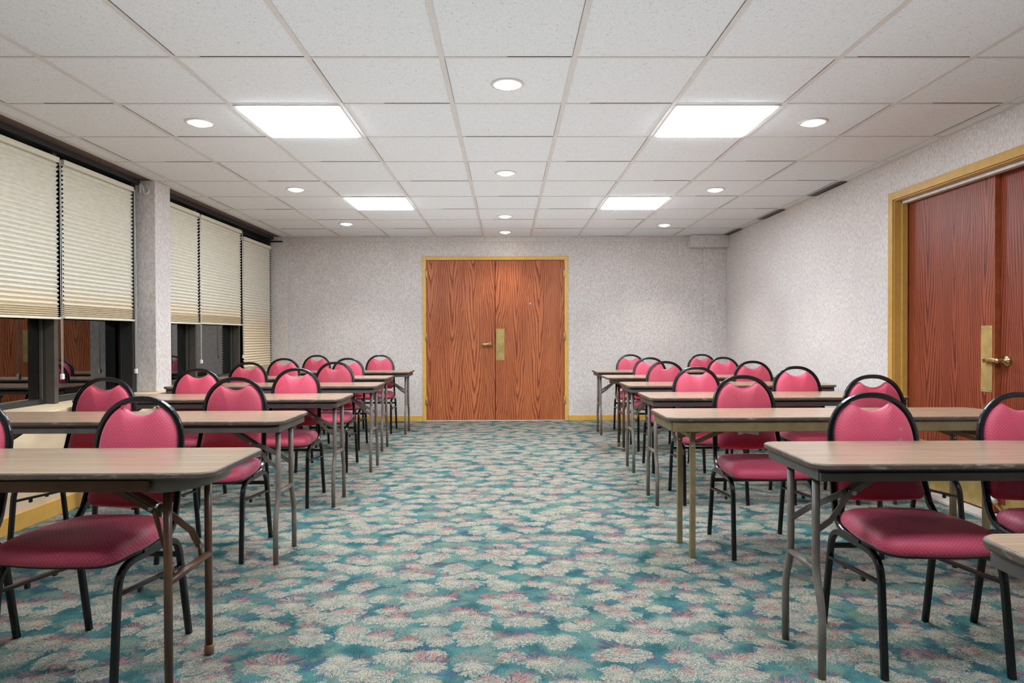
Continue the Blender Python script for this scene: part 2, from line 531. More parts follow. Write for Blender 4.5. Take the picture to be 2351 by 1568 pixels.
# ------------------------------------------------------------------ setting
struct(MB().box(-3.35, XR + 0.30, YF - 0.1, YB + 0.1, -0.08, 0).build('floor', M['carpet']),
       'teal carpet with beige leaf clusters and rust flecks across the whole room', 'carpet')
ceil = MB().box(XLC, XR + 0.02, YF - 0.1, YB + 0.02, H, H + 0.08).build('ceiling', M['tile'])
struct(ceil, 'white suspended ceiling of speckled square tiles', 'ceiling')
g = MB()
for i in range(-4, 6):
    x = GX + GP * i
    g.box(x - 0.012, x + 0.012, YF, YB, H - 0.005, H + 0.004)
g.build('long_grid_bars', M['tbar'], ceil)
g = MB()
for j in range(-7, 10):
    y = GY + GP * j
    if y < YF: continue
    g.box(XLC, XR, y - 0.008, y + 0.008, H - 0.003, H + 0.004)
g.box(XLC - 0.004, XLC + 0.022, YF, YB, H - 0.006, H + 0.01)
g.box(XR - 0.02, XR, YF, YB, H - 0.006, H + 0.004)
g.box(XLC, XR, YB - 0.02, YB, H - 0.006, H + 0.004)
g.build('cross_grid_bars', M['tbar'], ceil)
# thin dark strips painted as shadow lines beside the grid bars
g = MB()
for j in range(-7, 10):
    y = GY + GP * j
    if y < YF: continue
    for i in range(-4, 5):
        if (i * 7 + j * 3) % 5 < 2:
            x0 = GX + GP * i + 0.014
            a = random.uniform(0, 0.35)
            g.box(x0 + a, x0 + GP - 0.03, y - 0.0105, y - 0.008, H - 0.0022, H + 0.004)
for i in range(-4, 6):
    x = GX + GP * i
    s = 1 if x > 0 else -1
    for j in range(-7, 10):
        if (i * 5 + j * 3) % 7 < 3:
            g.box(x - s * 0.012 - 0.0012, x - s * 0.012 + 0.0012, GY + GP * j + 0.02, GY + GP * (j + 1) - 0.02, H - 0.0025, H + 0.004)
g.build('grid_shadow_lines', M['shadow'], ceil)

# back wall with openings for the double door
DX0, DX1, DH = -1.032, 0.752, 2.078
w = MB()
w.box(-3.35, DX0 - 0.01, YB, YB + 0.12, 0, H + 0.08)
w.box(DX1 + 0.01, XR + 0.3, YB, YB + 0.12, 0, H + 0.08)
w.box(DX0 - 0.01, DX1 + 0.01, YB, YB + 0.12, DH + 0.01, H + 0.08)
wb = struct(w.build('wall_back', M['wall']), 'grey-beige mottled wallpapered end wall around the orange double doors', 'wall')
MB().box(-3.02, -2.795, YB - 0.06, YB + 0.01, 0, H - 0.004, 0.003).build('corner_pilaster', M['wall'], wb)
MB().box(2.545, XR, YB - 0.03, YB + 0.01, 0, H - 0.004, 0.003).build('corner_pilaster', M['wall'], wb)
MB().box(-2.795, 2.36, YB - 0.022, YB + 0.01, 2.312, H - 0.004, 0.003).build('top_band', M['wall'], wb)
MB().box(2.35, XR, YB - 0.16, YB + 0.01, 2.222, H - 0.004, 0.003).build('bulkhead', M['wall'], wb)

# right wall with an opening for the side doors
RY0, RY1, RH = 3.03, 4.862, 2.085
w = MB()
w.box(XR, XR + 0.28, YF - 0.1, RY0, 0, H + 0.08)
w.box(XR, XR + 0.28, RY1, YB + 0.12, 0, H + 0.08)
w.box(XR, XR + 0.28, RY0, RY1, RH, H + 0.08)
struct(w.build('wall_right', M['wall']), 'long grey-beige wallpapered wall beside the red-brown side doors', 'wall')
struct(MB().box(XR + 0.27, XR + 0.3, RY0 - 0.2, RY1 + 0.2, 0, H).build('wall_beyond', M['night']), 'dark void beyond the side doors', 'wall')
struct(MB().box(-3.35, XR + 0.3, YF - 0.1, YF, 0, H + 0.08).build('wall_front', M['soffit']), 'brown wall behind the camera', 'wall')

# left side: low wall, sill, pillar, soffit
w = MB()
w.box(-3.35, XLW, YF - 0.1, YB - 0.06, 0, SILL - 0.03)
struct(w.build('wall_left', M['lowwall']), 'cream panelled low wall under the windows', 'wall')
struct(MB().box(-3.2, XLW + 0.015, 2.66, YB - 0.06, SILL - 0.03, SILL, 0.006).build('trim_1', M['lowwall']), 'cream window sill ledge along the low wall', 'sill')
PY0, PY1 = 5.445, 5.69
struct(MB().box(-3.2, XP, PY0, PY1, SILL, H - 0.005, 0.004).build('wall_pillar', M['wall']), 'wallpapered square pillar between the two window bays', 'pillar')
struct(MB().box(-3.35, XP, YF - 0.1, 2.66, SILL - 0.03, H).build('wall_left_front', M['wall']), 'wallpapered left wall before the windows', 'wall')
struct(MB().box(-3.35, XLC, YF - 0.1, YB, H - 0.004, H + 0.08).build('trim_2', M['soffit']), 'dark brown soffit strip over the windows', 'soffit')
struct(MB().box(-3.35, -3.30, 2.6, YB, SILL, H).build('wall_outside', M['night']), 'night darkness outside the windows', 'outside')
# baseboards
struct(MB().box(XLW, XLW + 0.012, YF, YB - 0.06, 0, 0.10, 0.003).build('baseboard_left', M['gold']), 'yellow baseboard under the windows', 'baseboard')
struct(MB().box(XR - 0.012, XR, RY1 + 0.055, YB - 0.03, 0, 0.075, 0.003).build('baseboard_right', M['gold']), 'yellow baseboard on the right wall past the side doors', 'baseboard')
struct(MB().box(XR - 0.012, XR, YF, RY0 - 0.055, 0, 0.075, 0.003).build('baseboard_right_front', M['gold']), 'yellow baseboard on the right wall before the side doors', 'baseboard')
struct(MB().box(-2.795, DX0 - 0.055, YB - 0.012, YB, 0, 0.072, 0.003).build('baseboard_back_left', M['gold']), 'yellow baseboard left of the double doors', 'baseboard')
struct(MB().box(DX1 + 0.055, 2.545, YB - 0.012, YB, 0, 0.072, 0.003).build('baseboard_back_right', M['gold']), 'yellow baseboard right of the double doors', 'baseboard')

# ------------------------------------------------------------------ windows and blinds
WY = [(2.69, 3.58), (3.58, 4.507), (4.507, 5.445), (5.69, 6.535), (6.535, 7.585), (7.585, 8.55)]
HEAD = 2.335
for i, (y0, y1) in enumerate(WY):
    f = MB()
    fw = 0.03
    f.box(XGL - 0.04, XGL + 0.03, y0, y0 + fw, SILL, HEAD)
    f.box(XGL - 0.04, XGL + 0.03, y1 - fw, y1, SILL, HEAD)
    f.box(XGL - 0.04, XGL + 0.03, y0 + fw, y1 - fw, SILL, SILL + 0.035)
    f.box(XGL - 0.04, XGL + 0.03, y0 + fw, y1 - fw, HEAD - 0.03, HEAD)
    f.box(XGL - 0.04, XBL + 0.03, y0, y1, HEAD, H - 0.004)
    o = f.build('window_%d' % (i + 1), M['wframe'])
    lab = ['dark framed night window nearest the camera, left of the pillar', 'dark night window reflecting the side doors, before the mullion', 'dark night window just before the wallpapered pillar',
           'dark night window just past the wallpapered pillar', 'dark night window between the pillar bay and the covered corner window', 'corner window fully covered by its blind'][i]
    struct(o, lab, 'window')
    MB().box(XGL - 0.003, XGL + 0.003, y0 + fw - 0.005, y1 - fw + 0.005, SILL + 0.03, HEAD - 0.025).build('window_pane', M['glass'], o)
    MB().box(XGL + 0.005, XGL + 0.022, y1 - fw - 0.012, y1 - fw, SILL + 0.03, HEAD - 0.03).build('glazing_bead', M['wframe2'], o)
    if i in (1, 3, 4, 0):
        mw = 0.020
        MB().box(XGL + 0.03, XBL - 0.028, y1 - mw, y1 + mw, SILL, HEAD, 0.002).build('mullion', M['wframe2'], o)
    else:
        MB().box(XGL + 0.03, XBL - 0.008, y1 - 0.060, y1 - 0.002, SILL, HEAD, 0.002).build('mullion', M['wframe'], o)

def make_blind(y0, y1, ztop, zbot, label, cord_z, cord_w=0.014):
    t = empty('window_blind', (XBL, (y0 + y1) / 2, ztop))
    tag(t, label, 'blind', 'pleated window blinds')
    hw = (y1 - y0) / 2
    hgt = ztop - zbot
    MB().box(-0.02, 0.022, -hw, hw, -0.035, 0.0, 0.004).build('head_rail', M['cream'], t)
    MB().box(-0.018, 0.020, -hw, hw, -hgt, -hgt + 0.014, 0.003).build('bottom_rail', M['cream'], t)
    b = MB().bm
    mb = MB(); b = mb.bm
    zs = [-0.034]
    z = -0.034
    rows = []
    k = 0
    while z > -hgt + 0.016:
        p = 0.0150 if z > -hgt + 0.10 else 0.0068
        rows.append((z, 0.011 if k % 2 else -0.009))
        z -= p; k += 1
    rows.append((-hgt + 0.014, 0.0))
    prev = None
    ny = 2
    for z, x in rows:
        cur = [b.verts.new((x + 0.002, -hw + 0.004 + (2 * hw - 0.008) * j / (ny - 1), z)) for j in range(ny)]
        if prev:
            for j in range(ny - 1): b.faces.new((prev[j], prev[j + 1], cur[j + 1], cur[j]))
        prev = cur
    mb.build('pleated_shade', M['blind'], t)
    # lift cords with a tassel
    if cord_z:
        zc = cord_z - ztop
        c = MB()
        yc = hw - 0.005
        for s in (-1, 1):
            c.tube([(0.026, yc + s * 0.004, -0.02), (0.028, yc + s * 0.009, zc * 0.5), (0.028, yc + s * cord_w * 0.4, zc + 0.03)], 0.0022, 6)
        c.build('lift_cord', M['white'], t)
        MB().box(0.018, 0.038, yc - 0.011, yc + 0.011, zc - 0.005, zc + 0.032, 0.004).build('cord_tassel', M['white'], t)
    return t
ZT = 2.302
make_blind(2.72, 3.56, ZT, 1.22, 'half-lowered cream pleated blind nearest the camera, mostly out of view', 0.82)
make_blind(3.62, 4.487, ZT, 1.222, 'half-lowered cream pleated blind cut by the left edge of the photo', 0.825)
make_blind(4.53, 5.375, ZT, 1.228, 'half-lowered cream pleated blind just before the wallpapered pillar', 0.815)
make_blind(5.72, 6.52, ZT, 1.222, 'half-lowered cream pleated blind just past the wallpapered pillar', 0.845)
make_blind(6.55, 7.555, ZT - 0.002, 1.226, 'half-lowered cream pleated blind beside the fully lowered corner blind', 0.86)
make_blind(7.62, 8.49, ZT - 0.06, SILL + 0.01, 'cream pleated blind in the far corner, lowered all the way', None)

# cord cleat on the pillar and the rod end at the far corner
c = MB()
c.sweep(fillet([(0, 0, 0.04), (0.018, 0, 0.005), (0.022, 0, -0.035), (0.055, 0, -0.04), (0.062, 0, -0.005)], [0.02, 0.03, 0.02]), rsq(0.012, 0.012), side=(0, 1, 0))
c.box(-0.012, 0.004, -0.008, 0.008, -0.03, 0.045, 0.002)
o = c.build('cord_cleat', M['white'], loc=(XBL + 0.045, PY0 - 0.012, 2.30))
tag(o, 'white plastic hook by the blind top at the pillar', 'hook')
c = MB().box(-0.075, 0.075, -0.012, 0.0, -0.010, 0.010, 0.002)
c.box(-0.075, -0.06, -0.022, -0.01, -0.014, 0.014, 0.002)
o = c.build('wall_bracket', M['wframe'], loc=(-2.93, YB - 0.06, 2.312))
tag(o, 'short dark bar bracket high on the corner pilaster', 'bracket')

# ------------------------------------------------------------------ doors
def casing(name, axis, a0, a1, top, face, wdt, mat, label, depth, stop=True):
    """door frame: casing strips plus jambs"""
    root = empty(name, (0, 0, 0))
    struct(root, label, 'door frame')
    def bx(u0, u1, w0, w1, z0, z1, bev=0.002):
        m = MB()
        if axis == 'x': m.box(u0, u1, w0, w1, z0, z1, bev)
        else: m.box(w0, w1, u0, u1, z0, z1, bev)
        return m
    jo = 0.0 if stop else 0.008
    s = -1  # casing stands proud of the wall towards the room
    bx(a0 - wdt, a0, face - 0.014, face + 0.01, 0, top + wdt).build('side_casing', mat, root)
    bx(a1, a1 + wdt, face - 0.014, face + 0.01, 0, top + wdt).build('side_casing', mat, root)
    bx(a0, a1, face - 0.014, face + 0.01, top, top + wdt).build('head_casing', mat, root)
    bx(a0 - jo, a0 + 0.008 - jo, face - 0.002, face + depth, 0, top).build('jamb', mat, root)
    bx(a1 - 0.008 + jo, a1 + jo, face - 0.002, face + depth, 0, top).build('jamb', mat, root)
    bx(a0, a1, face - 0.002, face + depth, top - 0.008 + jo, top + jo).build('head_jamb', mat, root)
    if stop:
        q = face + 0.046
        m = bx(a1 - 0.026, a1 - 0.008, q, q + 0.042, 0, top, 0.003); m.build('door_stop_strip', mat, root)
        m = bx(a0 + 0.008, a0 + 0.026, q, q + 0.042, 0, top, 0.003); m.build('door_stop_strip', mat, root)
        m = bx(a0, a1, q, q + 0.042, top - 0.030, top - 0.008, 0.003); m.build('head_stop_strip', M['strip'], root)
    return root
casing('trim_3', 'x', DX0, DX1, DH, YB, 0.046, M['gold'], 'mustard yellow metal frame around the double doors', 0.1, False)
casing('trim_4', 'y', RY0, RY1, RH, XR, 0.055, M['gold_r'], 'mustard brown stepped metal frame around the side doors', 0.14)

def lever(parent, c, axis, d):
    """rosette and lever handle; axis = wall normal axis, lever points along d"""
    h = MB()
    if axis == 'y':
        h.lathe([(0.0335, 0), (0.0335, -0.006), (0.029, -0.012), (0.015, -0.020), (0.012, -0.05), (0.014, -0.062), (0.004, -0.066)], (0, 0, 0), 'y')
        h.sweep([(0, -0.054, 0), (d * 0.03, -0.056, 0.002), (d * 0.075, -0.054, 0.0), (d * 0.115, -0.05, -0.004)], rsq(0.022, 0.012), side=(0, 0, 1))
    else:
        h.lathe([(0.036, 0), (0.036, -0.006), (0.031, -0.014), (0.016, -0.022), (0.013, -0.05), (0.016, -0.064), (0.004, -0.068)], (0, 0, 0), 'x')
        h.sweep([(-0.056, 0, 0), (-0.058, d * 0.03, 0.002), (-0.056, d * 0.08, 0.0), (-0.052, d * 0.12, -0.004)], rsq(0.024, 0.013), side=(0, 0, 1))
    return h.build('lever_handle', M['brass_lt'], parent, c)

def hinge(parent, x, y, z, axis):
    h = MB()
    h.tube([(0, 0, -0.05), (0, 0, 0.05)], 0.0075, 10)
    if axis == 'y': h.box(-0.014, 0.014, -0.001, 0.004, -0.048, 0.048)
    h.lathe([(0.004, 0.05), (0.0075, 0.053), (0.002, 0.058)], (0, 0, 0))
    return h.build('hinge', M['brass'], parent, (x, y, z))

mid = -0.143
d1 = MB().box(DX0 + 0.003, mid - 0.004, YB + 0.002, YB + 0.045, 0.012, DH - 0.004, 0.002).build('door_1', M['door'])
struct(d1, 'orange-brown oak veneer left leaf of the double doors with the lever handle', 'door')
lever(d1, (-0.212, YB + 0.002, 0.99), 'y', -1)
MB().box(mid - 0.008, mid - 0.0035, YB - 0.001, YB + 0.02, 0.88, 1.06).build('latch_plate', M['brass_lt'], d1)
for z in (1.90, 1.09, 0.265): hinge(d1, DX0 - 0.002, YB - 0.018, z, 'y')
d2 = MB().box(mid + 0.003, DX1 - 0.003, YB + 0.002, YB + 0.045, 0.012, DH - 0.004, 0.002).build('door_2', M['door'])
struct(d2, 'orange-brown oak veneer right leaf of the double doors with a brass plate and peephole', 'door')
p = MB().box(mid + 0.012, mid + 0.118, YB - 0.003, YB + 0.003, 0.783, 1.192, 0.001)
p.build('push_plate', M['brass'], d2)
MB().lathe([(0.014, 0.004), (0.014, -0.004), (0.009, -0.007), (0.006, -0.005)], (0.312, YB, 1.513), 'y', 16).build('peephole', M['steel'], d2)
for z in (1.90, 1.09, 0.265): hinge(d2, DX1 + 0.002, YB - 0.018, z, 'y')
struct(MB().box(DX0, DX1, YB - 0.01, YB + 0.08, 0.0, 0.010, 0.002).build('trim_5', M['strip']), 'pale metal threshold under the double doors', 'threshold')

# side doors in the right wall
XD = XR + 0.094
ymid = 3.985
d3 = MB().box(XD, XD + 0.042, ymid, RY1 - 0.010, 0.028, RH - 0.012, 0.002).build('door_3', M['door_r'])
struct(d3, 'dark red-brown oak side door leaf with a long brass plate', 'door')
MB().box(XD + 0.0005, XD + 0.0415, ymid - 0.003, ymid, 0.03, RH - 0.014).build('edge_strip', M['oak_edge'], d3)
p = MB().box(XD - 0.003, XD + 0.002, 3.957 + 0.04, 4.062 + 0.03, 0.75, 1.155, 0.001)
pp = p.build('push_plate', M['brass'], d3)
s = MB()
for yy in (4.008, 4.080):
    for zz in (0.765, 0.95, 1.14): s.lathe([(0.004, 0.001), (0.004, -0.002), (0.002, -0.003)], (XD - 0.003, yy, zz), 'x', 8)
s.build('plate_screws', M['steel'], pp)
kp = MB().box(XD - 0.003, XD + 0.002, ymid + 0.02, RY1 - 0.04, 0.035, 0.36, 0.001).build('kick_plate', M['brass'], d3)
s = MB()
for i in range(8):
    for zz in (0.05, 0.2, 0.345): s.lathe([(0.005, 0.001), (0.005, -0.002), (0.002, -0.004)], (XD - 0.003, ymid + 0.04 + i * 0.112, zz), 'x', 8)
s.build('plate_screws', M['steel'], kp)
XD2 = XD + 0.036
d4 = MB().box(XD2, XD2 + 0.042, RY0 + 0.010, ymid - 0.006, 0.028, RH - 0.012, 0.002).build('door_4', M['door_r'])
struct(d4, 'dark red-brown oak side door leaf set further back, with a lever handle', 'door')
lever(d4, (XD2, 3.93, 0.945), 'x', 1)
MB().box(XD2 - 0.003, XD2 + 0.002, RY0 + 0.04, ymid - 0.05, 0.035, 0.36, 0.001).build('kick_plate', M['brass'], d4)
k = MB()
k.tube([(XD2 - 0.01, 3.93, 0.035), (XD2 - 0.05, 3.945, 0.085), (XD2 - 0.055, 3.947, 0.10)], 0.009, 10)
k.box(XD2 - 0.012, XD2, 3.90, 3.96, 0.03, 0.08, 0.002)
ds = k.build('kick_down_holder', M['brass'], d4)
MB().tube([(XD2 - 0.053, 3.946, 0.095), (XD2 - 0.065, 3.952, 0.135)], 0.014, 12).build('rubber_tip', M['white'], ds)
struct(MB().box(XR - 0.012, XR + 0.20, RY0, RY1, 0.0, 0.022, 0.004).build('trim_6', M['strip']), 'pale threshold strip under the side doors', 'threshold')

# ------------------------------------------------------------------ ceiling fittings
def troffer(i, j, label):
    x0 = GX + GP * i; y0 = GY + GP * j
    t = empty('ceiling_light', (x0 + GP / 2, y0 + GP / 2, H))
    tag(t, label, 'ceiling light', 'square ceiling light panels')
    h = GP / 2 - 0.013
    f = MB()
    fr = 0.020
    f.box(-h, h, -h, -h + fr, -0.007, 0.002); f.box(-h, h, h - fr, h, -0.007, 0.002)
    f.box(-h, -h + fr, -h + fr, h - fr, -0.007, 0.002); f.box(h - fr, h, -h + fr, h - fr, -0.007, 0.002)
    f.build('light_frame', M['tbar'], t)
    MB().box(-h + fr, h - fr, -h + fr, h - fr, -0.016, -0.001, 0.005).build('diffuser', M['panel'], t)
    return t
troffer(-2, 1, 'bright square light panel in the ceiling, nearer pair, window side')
troffer(2, 1, 'bright square light panel in the ceiling, nearer pair, side-door side')
troffer(-2, 5, 'bright square light panel in the ceiling, farther pair, window side')
troffer(2, 5, 'bright square light panel in the ceiling, farther pair, side-door side')
troffer(-2, -3, 'bright square light panel above the front tables, window side, out of view')
troffer(2, -3, 'bright square light panel above the front tables, side-door side, out of view')

DL = [(0.01, 3.387, 'nearest the camera on the centre line'), (0.0, 5.229, 'second along the centre line'), (-0.01, 7.12, 'third along the centre line'),
      (-0.01, 8.20, 'on the centre line directly before the double doors'),
      (-1.82, 3.994, 'beside the nearer window-side light panel'), (-1.82, 5.80, 'middle one of the window side row'), (-1.81, 7.58, 'far one of the window side row'),
      (1.845, 3.992, 'beside the nearer side-door light panel'), (1.835, 5.834, 'middle one of the side-door row'), (1.83, 7.70, 'far one of the side-door row')]
proto = None
for x, y, lab in DL:
    if proto is None:
        proto = empty('downlight', (0, 0, 0))
        MB().lathe([(0.060, -0.002), (0.062, -0.006), (0.080, -0.006), (0.086, -0.001), (0.086, 0.004), (0.060, 0.004)], (0, 0, 0)).build('trim_ring', M['tbar'], proto)
        MB().lathe([(0.060, 0.0), (0.056, -0.008), (0.040, -0.016), (0.018, -0.021), (0.004, -0.022)], (0, 0, 0)).build('lamp', M['bulb'], proto)
        t = proto
    else:
        t = copy_tree(proto)
    t.location = (x, y, H)
    tag(t, 'small round recessed downlight, ' + lab, 'downlight', 'round recessed downlights')
    L = bpy.data.lights.new('downlight_beam', 'SPOT')
    L.energy = 55 if y < 8 else 22; L.spot_size = radians(110); L.spot_blend = 0.7; L.shadow_soft_size = 0.05
    L.color = (1.0, 0.86, 0.74) if abs(x) < 0.5 else (1.0, 0.95, 0.90)
    lo = bpy.data.objects.new('downlight_beam', L); COL.objects.link(lo)
    lo.location = (x, y, H - 0.035)

for j, lab in ((4, 'nearest the camera'), (6, 'second along the wall'), (8, 'nearest the back corner')):
    y0 = GY + GP * j
    t = empty('air_vent', (2.8, y0 + GP / 2, H))
    tag(t, 'narrow grey air vent at the ceiling edge over the right wall, ' + lab, 'vent', 'ceiling edge air vents')
    MB().box(-0.04, 0.04, -GP / 2 + 0.012, GP / 2 - 0.012, -0.006, -0.001).build('vent_face', M['vent'], t)
    s = MB()
    for q in (-0.018, -0.004, 0.010):
        s.box(q - 0.002, q + 0.002, -GP / 2 + 0.02, GP / 2 - 0.02, -0.009, -0.005)
    s.build('vent_slats', M['vent'], t)

# ------------------------------------------------------------------ chair
def superarc(hw, hh, n, e=2.25):
    """upper half superellipse from +x to -x"""
    out = []
    for i in range(n + 1):
        a = pi * i / n
        c, s_ = cos(a), sin(a)
        out.append((hw * (abs(c) ** (2 / e)) * (1 if c >= 0 else -1), hh * (abs(s_) ** (2 / e))))
    return out
BZ0, BY0, BSL = 0.47, 0.165, 0.30
def by(z): return BY0 + (z - BZ0) * 0.36 - 0.40 * (z - BZ0) * abs(z - BZ0)
ZTOP, ZC = 0.869, 0.690
def back_half(z):   # half width of frame centre line below the arc
    return 0.165 + (ZC - z) * 0.065

def make_chair():
    t = empty('stacking_chair')
    T = 0.021
    # backrest frame
    for_side = []
    arc = [(x, by(ZC + z), ZC + z) for x, z in superarc(0.165, ZTOP - ZC, 28)]
    right = fillet([(0.197, -0.06, 0.392), (0.195, BY0 - 0.045, 0.392), (back_half(0.47), by(0.47), 0.47)], [0.085], 8)
    right += [Vector((back_half(z), by(z), z)) for z in (0.52, 0.60, 0.66)]
    left = [Vector((-p.x, p.y, p.z)) for p in reversed(right)]
    path = right + [Vector(p) for p in arc] + left
    # frame cross-section oriented by the backrest plane
    MB().sweep(path, rsq(T, T, 0.28), smooth=False).build('back_frame', M['black'], t)
    # backrest cushion outline in (x, s) following the frame
    inset = 0.012
    out = []
    hw = 0.165 - inset
    hh = ZTOP - ZC - inset
    top = superarc(hw, hh, 48)
    for x, z in top:
        zz = ZC + z
        if abs(x) < 0.075:
            u = abs(x) / 0.075
            dip = ZTOP - 0.061 + 0.034 * (u ** 2) * (1.0 if u < 0.8 else 1.0)
            horn = 0.012 * max(0, (u - 0.75) / 0.25)
            zz = min(zz - 0.003, dip + 0.0)
        out.append((x, zz))
    zb = 0.482
    lowhw = back_half(zb) - inset
    nside = 8
    for i in range(1, nside):
        z = ZC + (zb + 0.03 - ZC) * i / nside
        out.append((-(back_half(z) - inset), z))
    for i in range(7):
        a = pi + (pi / 2) * i / 6
        out.append((-(lowhw - 0.03) + 0.03 * cos(a), zb + 0.03 + 0.03 * sin(a)))
    for i in range(1, 8):
        out.append((-(lowhw - 0.03) + 2 * (lowhw - 0.03) * i / 8, zb - 0.004 * sin(pi * i / 8)))
    for i in range(7):
        a = 1.5 * pi + (pi / 2) * i / 6
        out.append(((lowhw - 0.03) + 0.03 * cos(a), zb + 0.03 + 0.03 * sin(a)))
    for i in range(nside - 1, 0, -1):
        z = ZC + (zb + 0.03 - ZC) * i / nside
        out.append((back_half(z) - inset, z))
    cx, cz = 0.0, 0.655
    def ring(rho, off):
        r = []
        for x, z in out:
            xx = cx + (x - cx) * rho; zz = cz + (z - cz) * rho
            r.append((xx, by(zz) + off, zz))
        return r
    R = []
    for rho, off in ((0.05, -0.036), (0.35, -0.035), (0.62, -0.032), (0.82, -0.027), (0.92, -0.021), (0.97, -0.014), (0.995, -0.006), (1.0, 0.002), (0.98, 0.010), (0.9, 0.014), (0.3, 0.015)):
        R.append(ring(rho, off))
    MB().rings(R).build('backrest', M['fabric'], t)
    # seat cushion
    def seat_outline(grow=0.0, n=10):
        fw, rw, y0, y1 = 0.212 + grow, 0.186 + grow, -0.236 - grow, 0.168 + grow
        cs = [((-fw, y0), 0.085), ((fw, y0), 0.085), ((rw, y1), 0.10), ((-rw, y1), 0.10)]
        pts = []
        for i, (p, r) in enumerate(cs):
            P = Vector(p); A = Vector(cs[i - 1][0]); B = Vector(cs[(i + 1) % 4][0])
            a = P + (A - P).normalized() * r; c = P + (B - P).normalized() * r
            for j in range(n + 1):
                tt = j / n
                pts.append(a * (1 - tt) ** 2 + P * 2 * tt * (1 - tt) + c * tt * tt)
            # straight part, slightly bowed
            nxt = cs[(i + 1) % 4]
            e = B + (P - B).normalized() * nxt[1]
            mid_ = 6
            for j in range(1, mid_):
                q = c + (e - c) * (j / mid_)
                d = (e - c); nr = Vector((d.y, -d.x)).normalized()
                q = q + nr * 0.010 * sin(pi * j / mid_)
                pts.append(q)
        return pts
    so = seat_outline()
    R = []
    ctr = Vector((0, -0.03))
    for rho, z in ((0.90, 0.404), (0.985, 0.407), (1.0, 0.416), (1.0, 0.428), (0.985, 0.439), (0.95, 0.449), (0.88, 0.457), (0.74, 0.463), (0.5, 0.467), (0.25, 0.469), (0.05, 0.470)):
        R.append([(ctr.x + (p.x - ctr.x) * rho, ctr.y + (p.y - ctr.y) * rho, z - 0.006 * max(0, (-p.y * rho - 0.12) / 0.1)) for p in so])
    MB().rings(R).build('seat', M['fabric'], t)
    sp = seat_outline(-0.006)
    R = [[(p.x * r, p.y * r, z) for p in sp] for r, z in ((0.97, 0.390), (1.0, 0.393), (1.0, 0.405), (0.95, 0.408))]
    MB().rings(R).build('seat_pan', M['black'], t)
    # legs: each side is an arch; every leg carries half of its top rail
    prof = rsq(0.022, 0.022, 0.28)
    for s in (-1, 1):
        f = fillet([(s * 0.196, 0.0, 0.381), (s * 0.199, -0.178, 0.381), (s * 0.205, -0.215, 0.0)], [0.078], 8)
        MB().sweep(f, prof, side=(1, 0, 0), smooth=False).build('leg', M['black'], t)
        r = fillet([(s * 0.196, 0.0, 0.381), (s * 0.194, 0.150, 0.381), (s * 0.196, 0.215, 0.0)], [0.070], 8)
        MB().sweep(r, prof, side=(1, 0, 0), smooth=False).build('leg', M['black'], t)
        st = MB().sweep([(s * 0.200, -0.186, 0.297), (s * 0.195, 0.168, 0.268)], rsq(0.012, 0.020, 0.3), side=(0, 0, 1), smooth=False)
        for q in (-0.07, 0.05): st.box(s * 0.198 - 0.006, s * 0.198 + 0.006, q - 0.008, q + 0.008, 0.264, 0.282, 0.002)
        st.build('side_stretcher', M['black'], t)
    MB().sweep([(-0.190, 0.158, 0.314), (0.190, 0.158, 0.314)], rsq(0.020, 0.014, 0.3), side=(0, 0, 1), smooth=False).build('rear_stretcher', M['black'], t)
    return t

CH = [  # x, y, rotation (deg), label
    (-1.400, 2.285, -5, 'red chair at the nearest window-side table, top corners of its backrest torn'),
    (-2.005, 2.245, -2, 'red chair cut by the left photo edge, at the nearest window-side table'),
    (-1.495, 3.449, 0, 'red chair on the aisle side of the second window-side table'),
    (-2.223, 3.47, 0, 'red chair on the wall side of the second window-side table, before the glass'),
    (-1.485, 4.485, 0, 'red chair on the aisle side of the third window-side table'),
    (-2.178, 4.48, 0, 'red chair on the wall side of the third window-side table, just right of the pillar'),
    (-1.50, 5.60, 0, 'red chair on the aisle side of the fourth window-side table'),
    (-2.255, 5.60, 0, 'red chair on the wall side of the fourth window-side table'),
    (-1.63, 6.63, 0, 'red chair on the aisle side of the fifth window-side table'),
    (-2.28, 6.60, 0, 'red chair on the wall side of the fifth window-side table'),
    (-1.505, 7.71, 0, 'red chair on the aisle side of the farthest window-side table, left of the double doors'),
    (-2.255, 7.70, 0, 'red chair on the wall side of the farthest window-side table'),
    (1.412, 2.325, 0, 'red chair at the nearest fully seen side-door-side table, two grey smudges on its backrest'),
    (1.985, 2.315, 0, 'red chair cut by the right photo edge, below the side door handle'),
    (1.318, 3.46, 0, 'red chair on the aisle side of the olive-legged table'),
    (2.045, 3.46, 0, 'red chair on the side-door side of the olive-legged table'),
    (1.354, 4.50, 0, 'red chair on the aisle side of the table behind the olive-legged one'),
    (2.07, 4.50, 0, 'red chair by the right wall at the table behind the olive-legged one'),
    (1.375, 5.51, 0, 'red chair, aisle side, third table from the back right of the aisle'),
    (2.13, 5.50, 0, 'red chair by the right wall at the third table from the back'),
    (1.455, 6.515, 0, 'red chair on the aisle side of the brown-legged second-last table right of the aisle'),
    (2.21, 6.53, 0, 'red chair by the right wall at the second-last table right of the aisle'),
    (1.455, 7.56, 0, 'red chair on the aisle side of the last table right of the double doors'),
    (2.29, 7.55, 0, 'red chair nearest the far right corner, at the last table'),
]
chair0 = make_chair()
made = []
for i, (x, y, r, lab) in enumerate(CH):
    c = chair0 if i == 0 else copy_tree(chair0)
    c.location = (x, y, 0); c.rotation_euler = (0, 0, radians(r))
    tag(c, lab, 'chair', 'red stacking chairs at the tables')
    made.append(c)
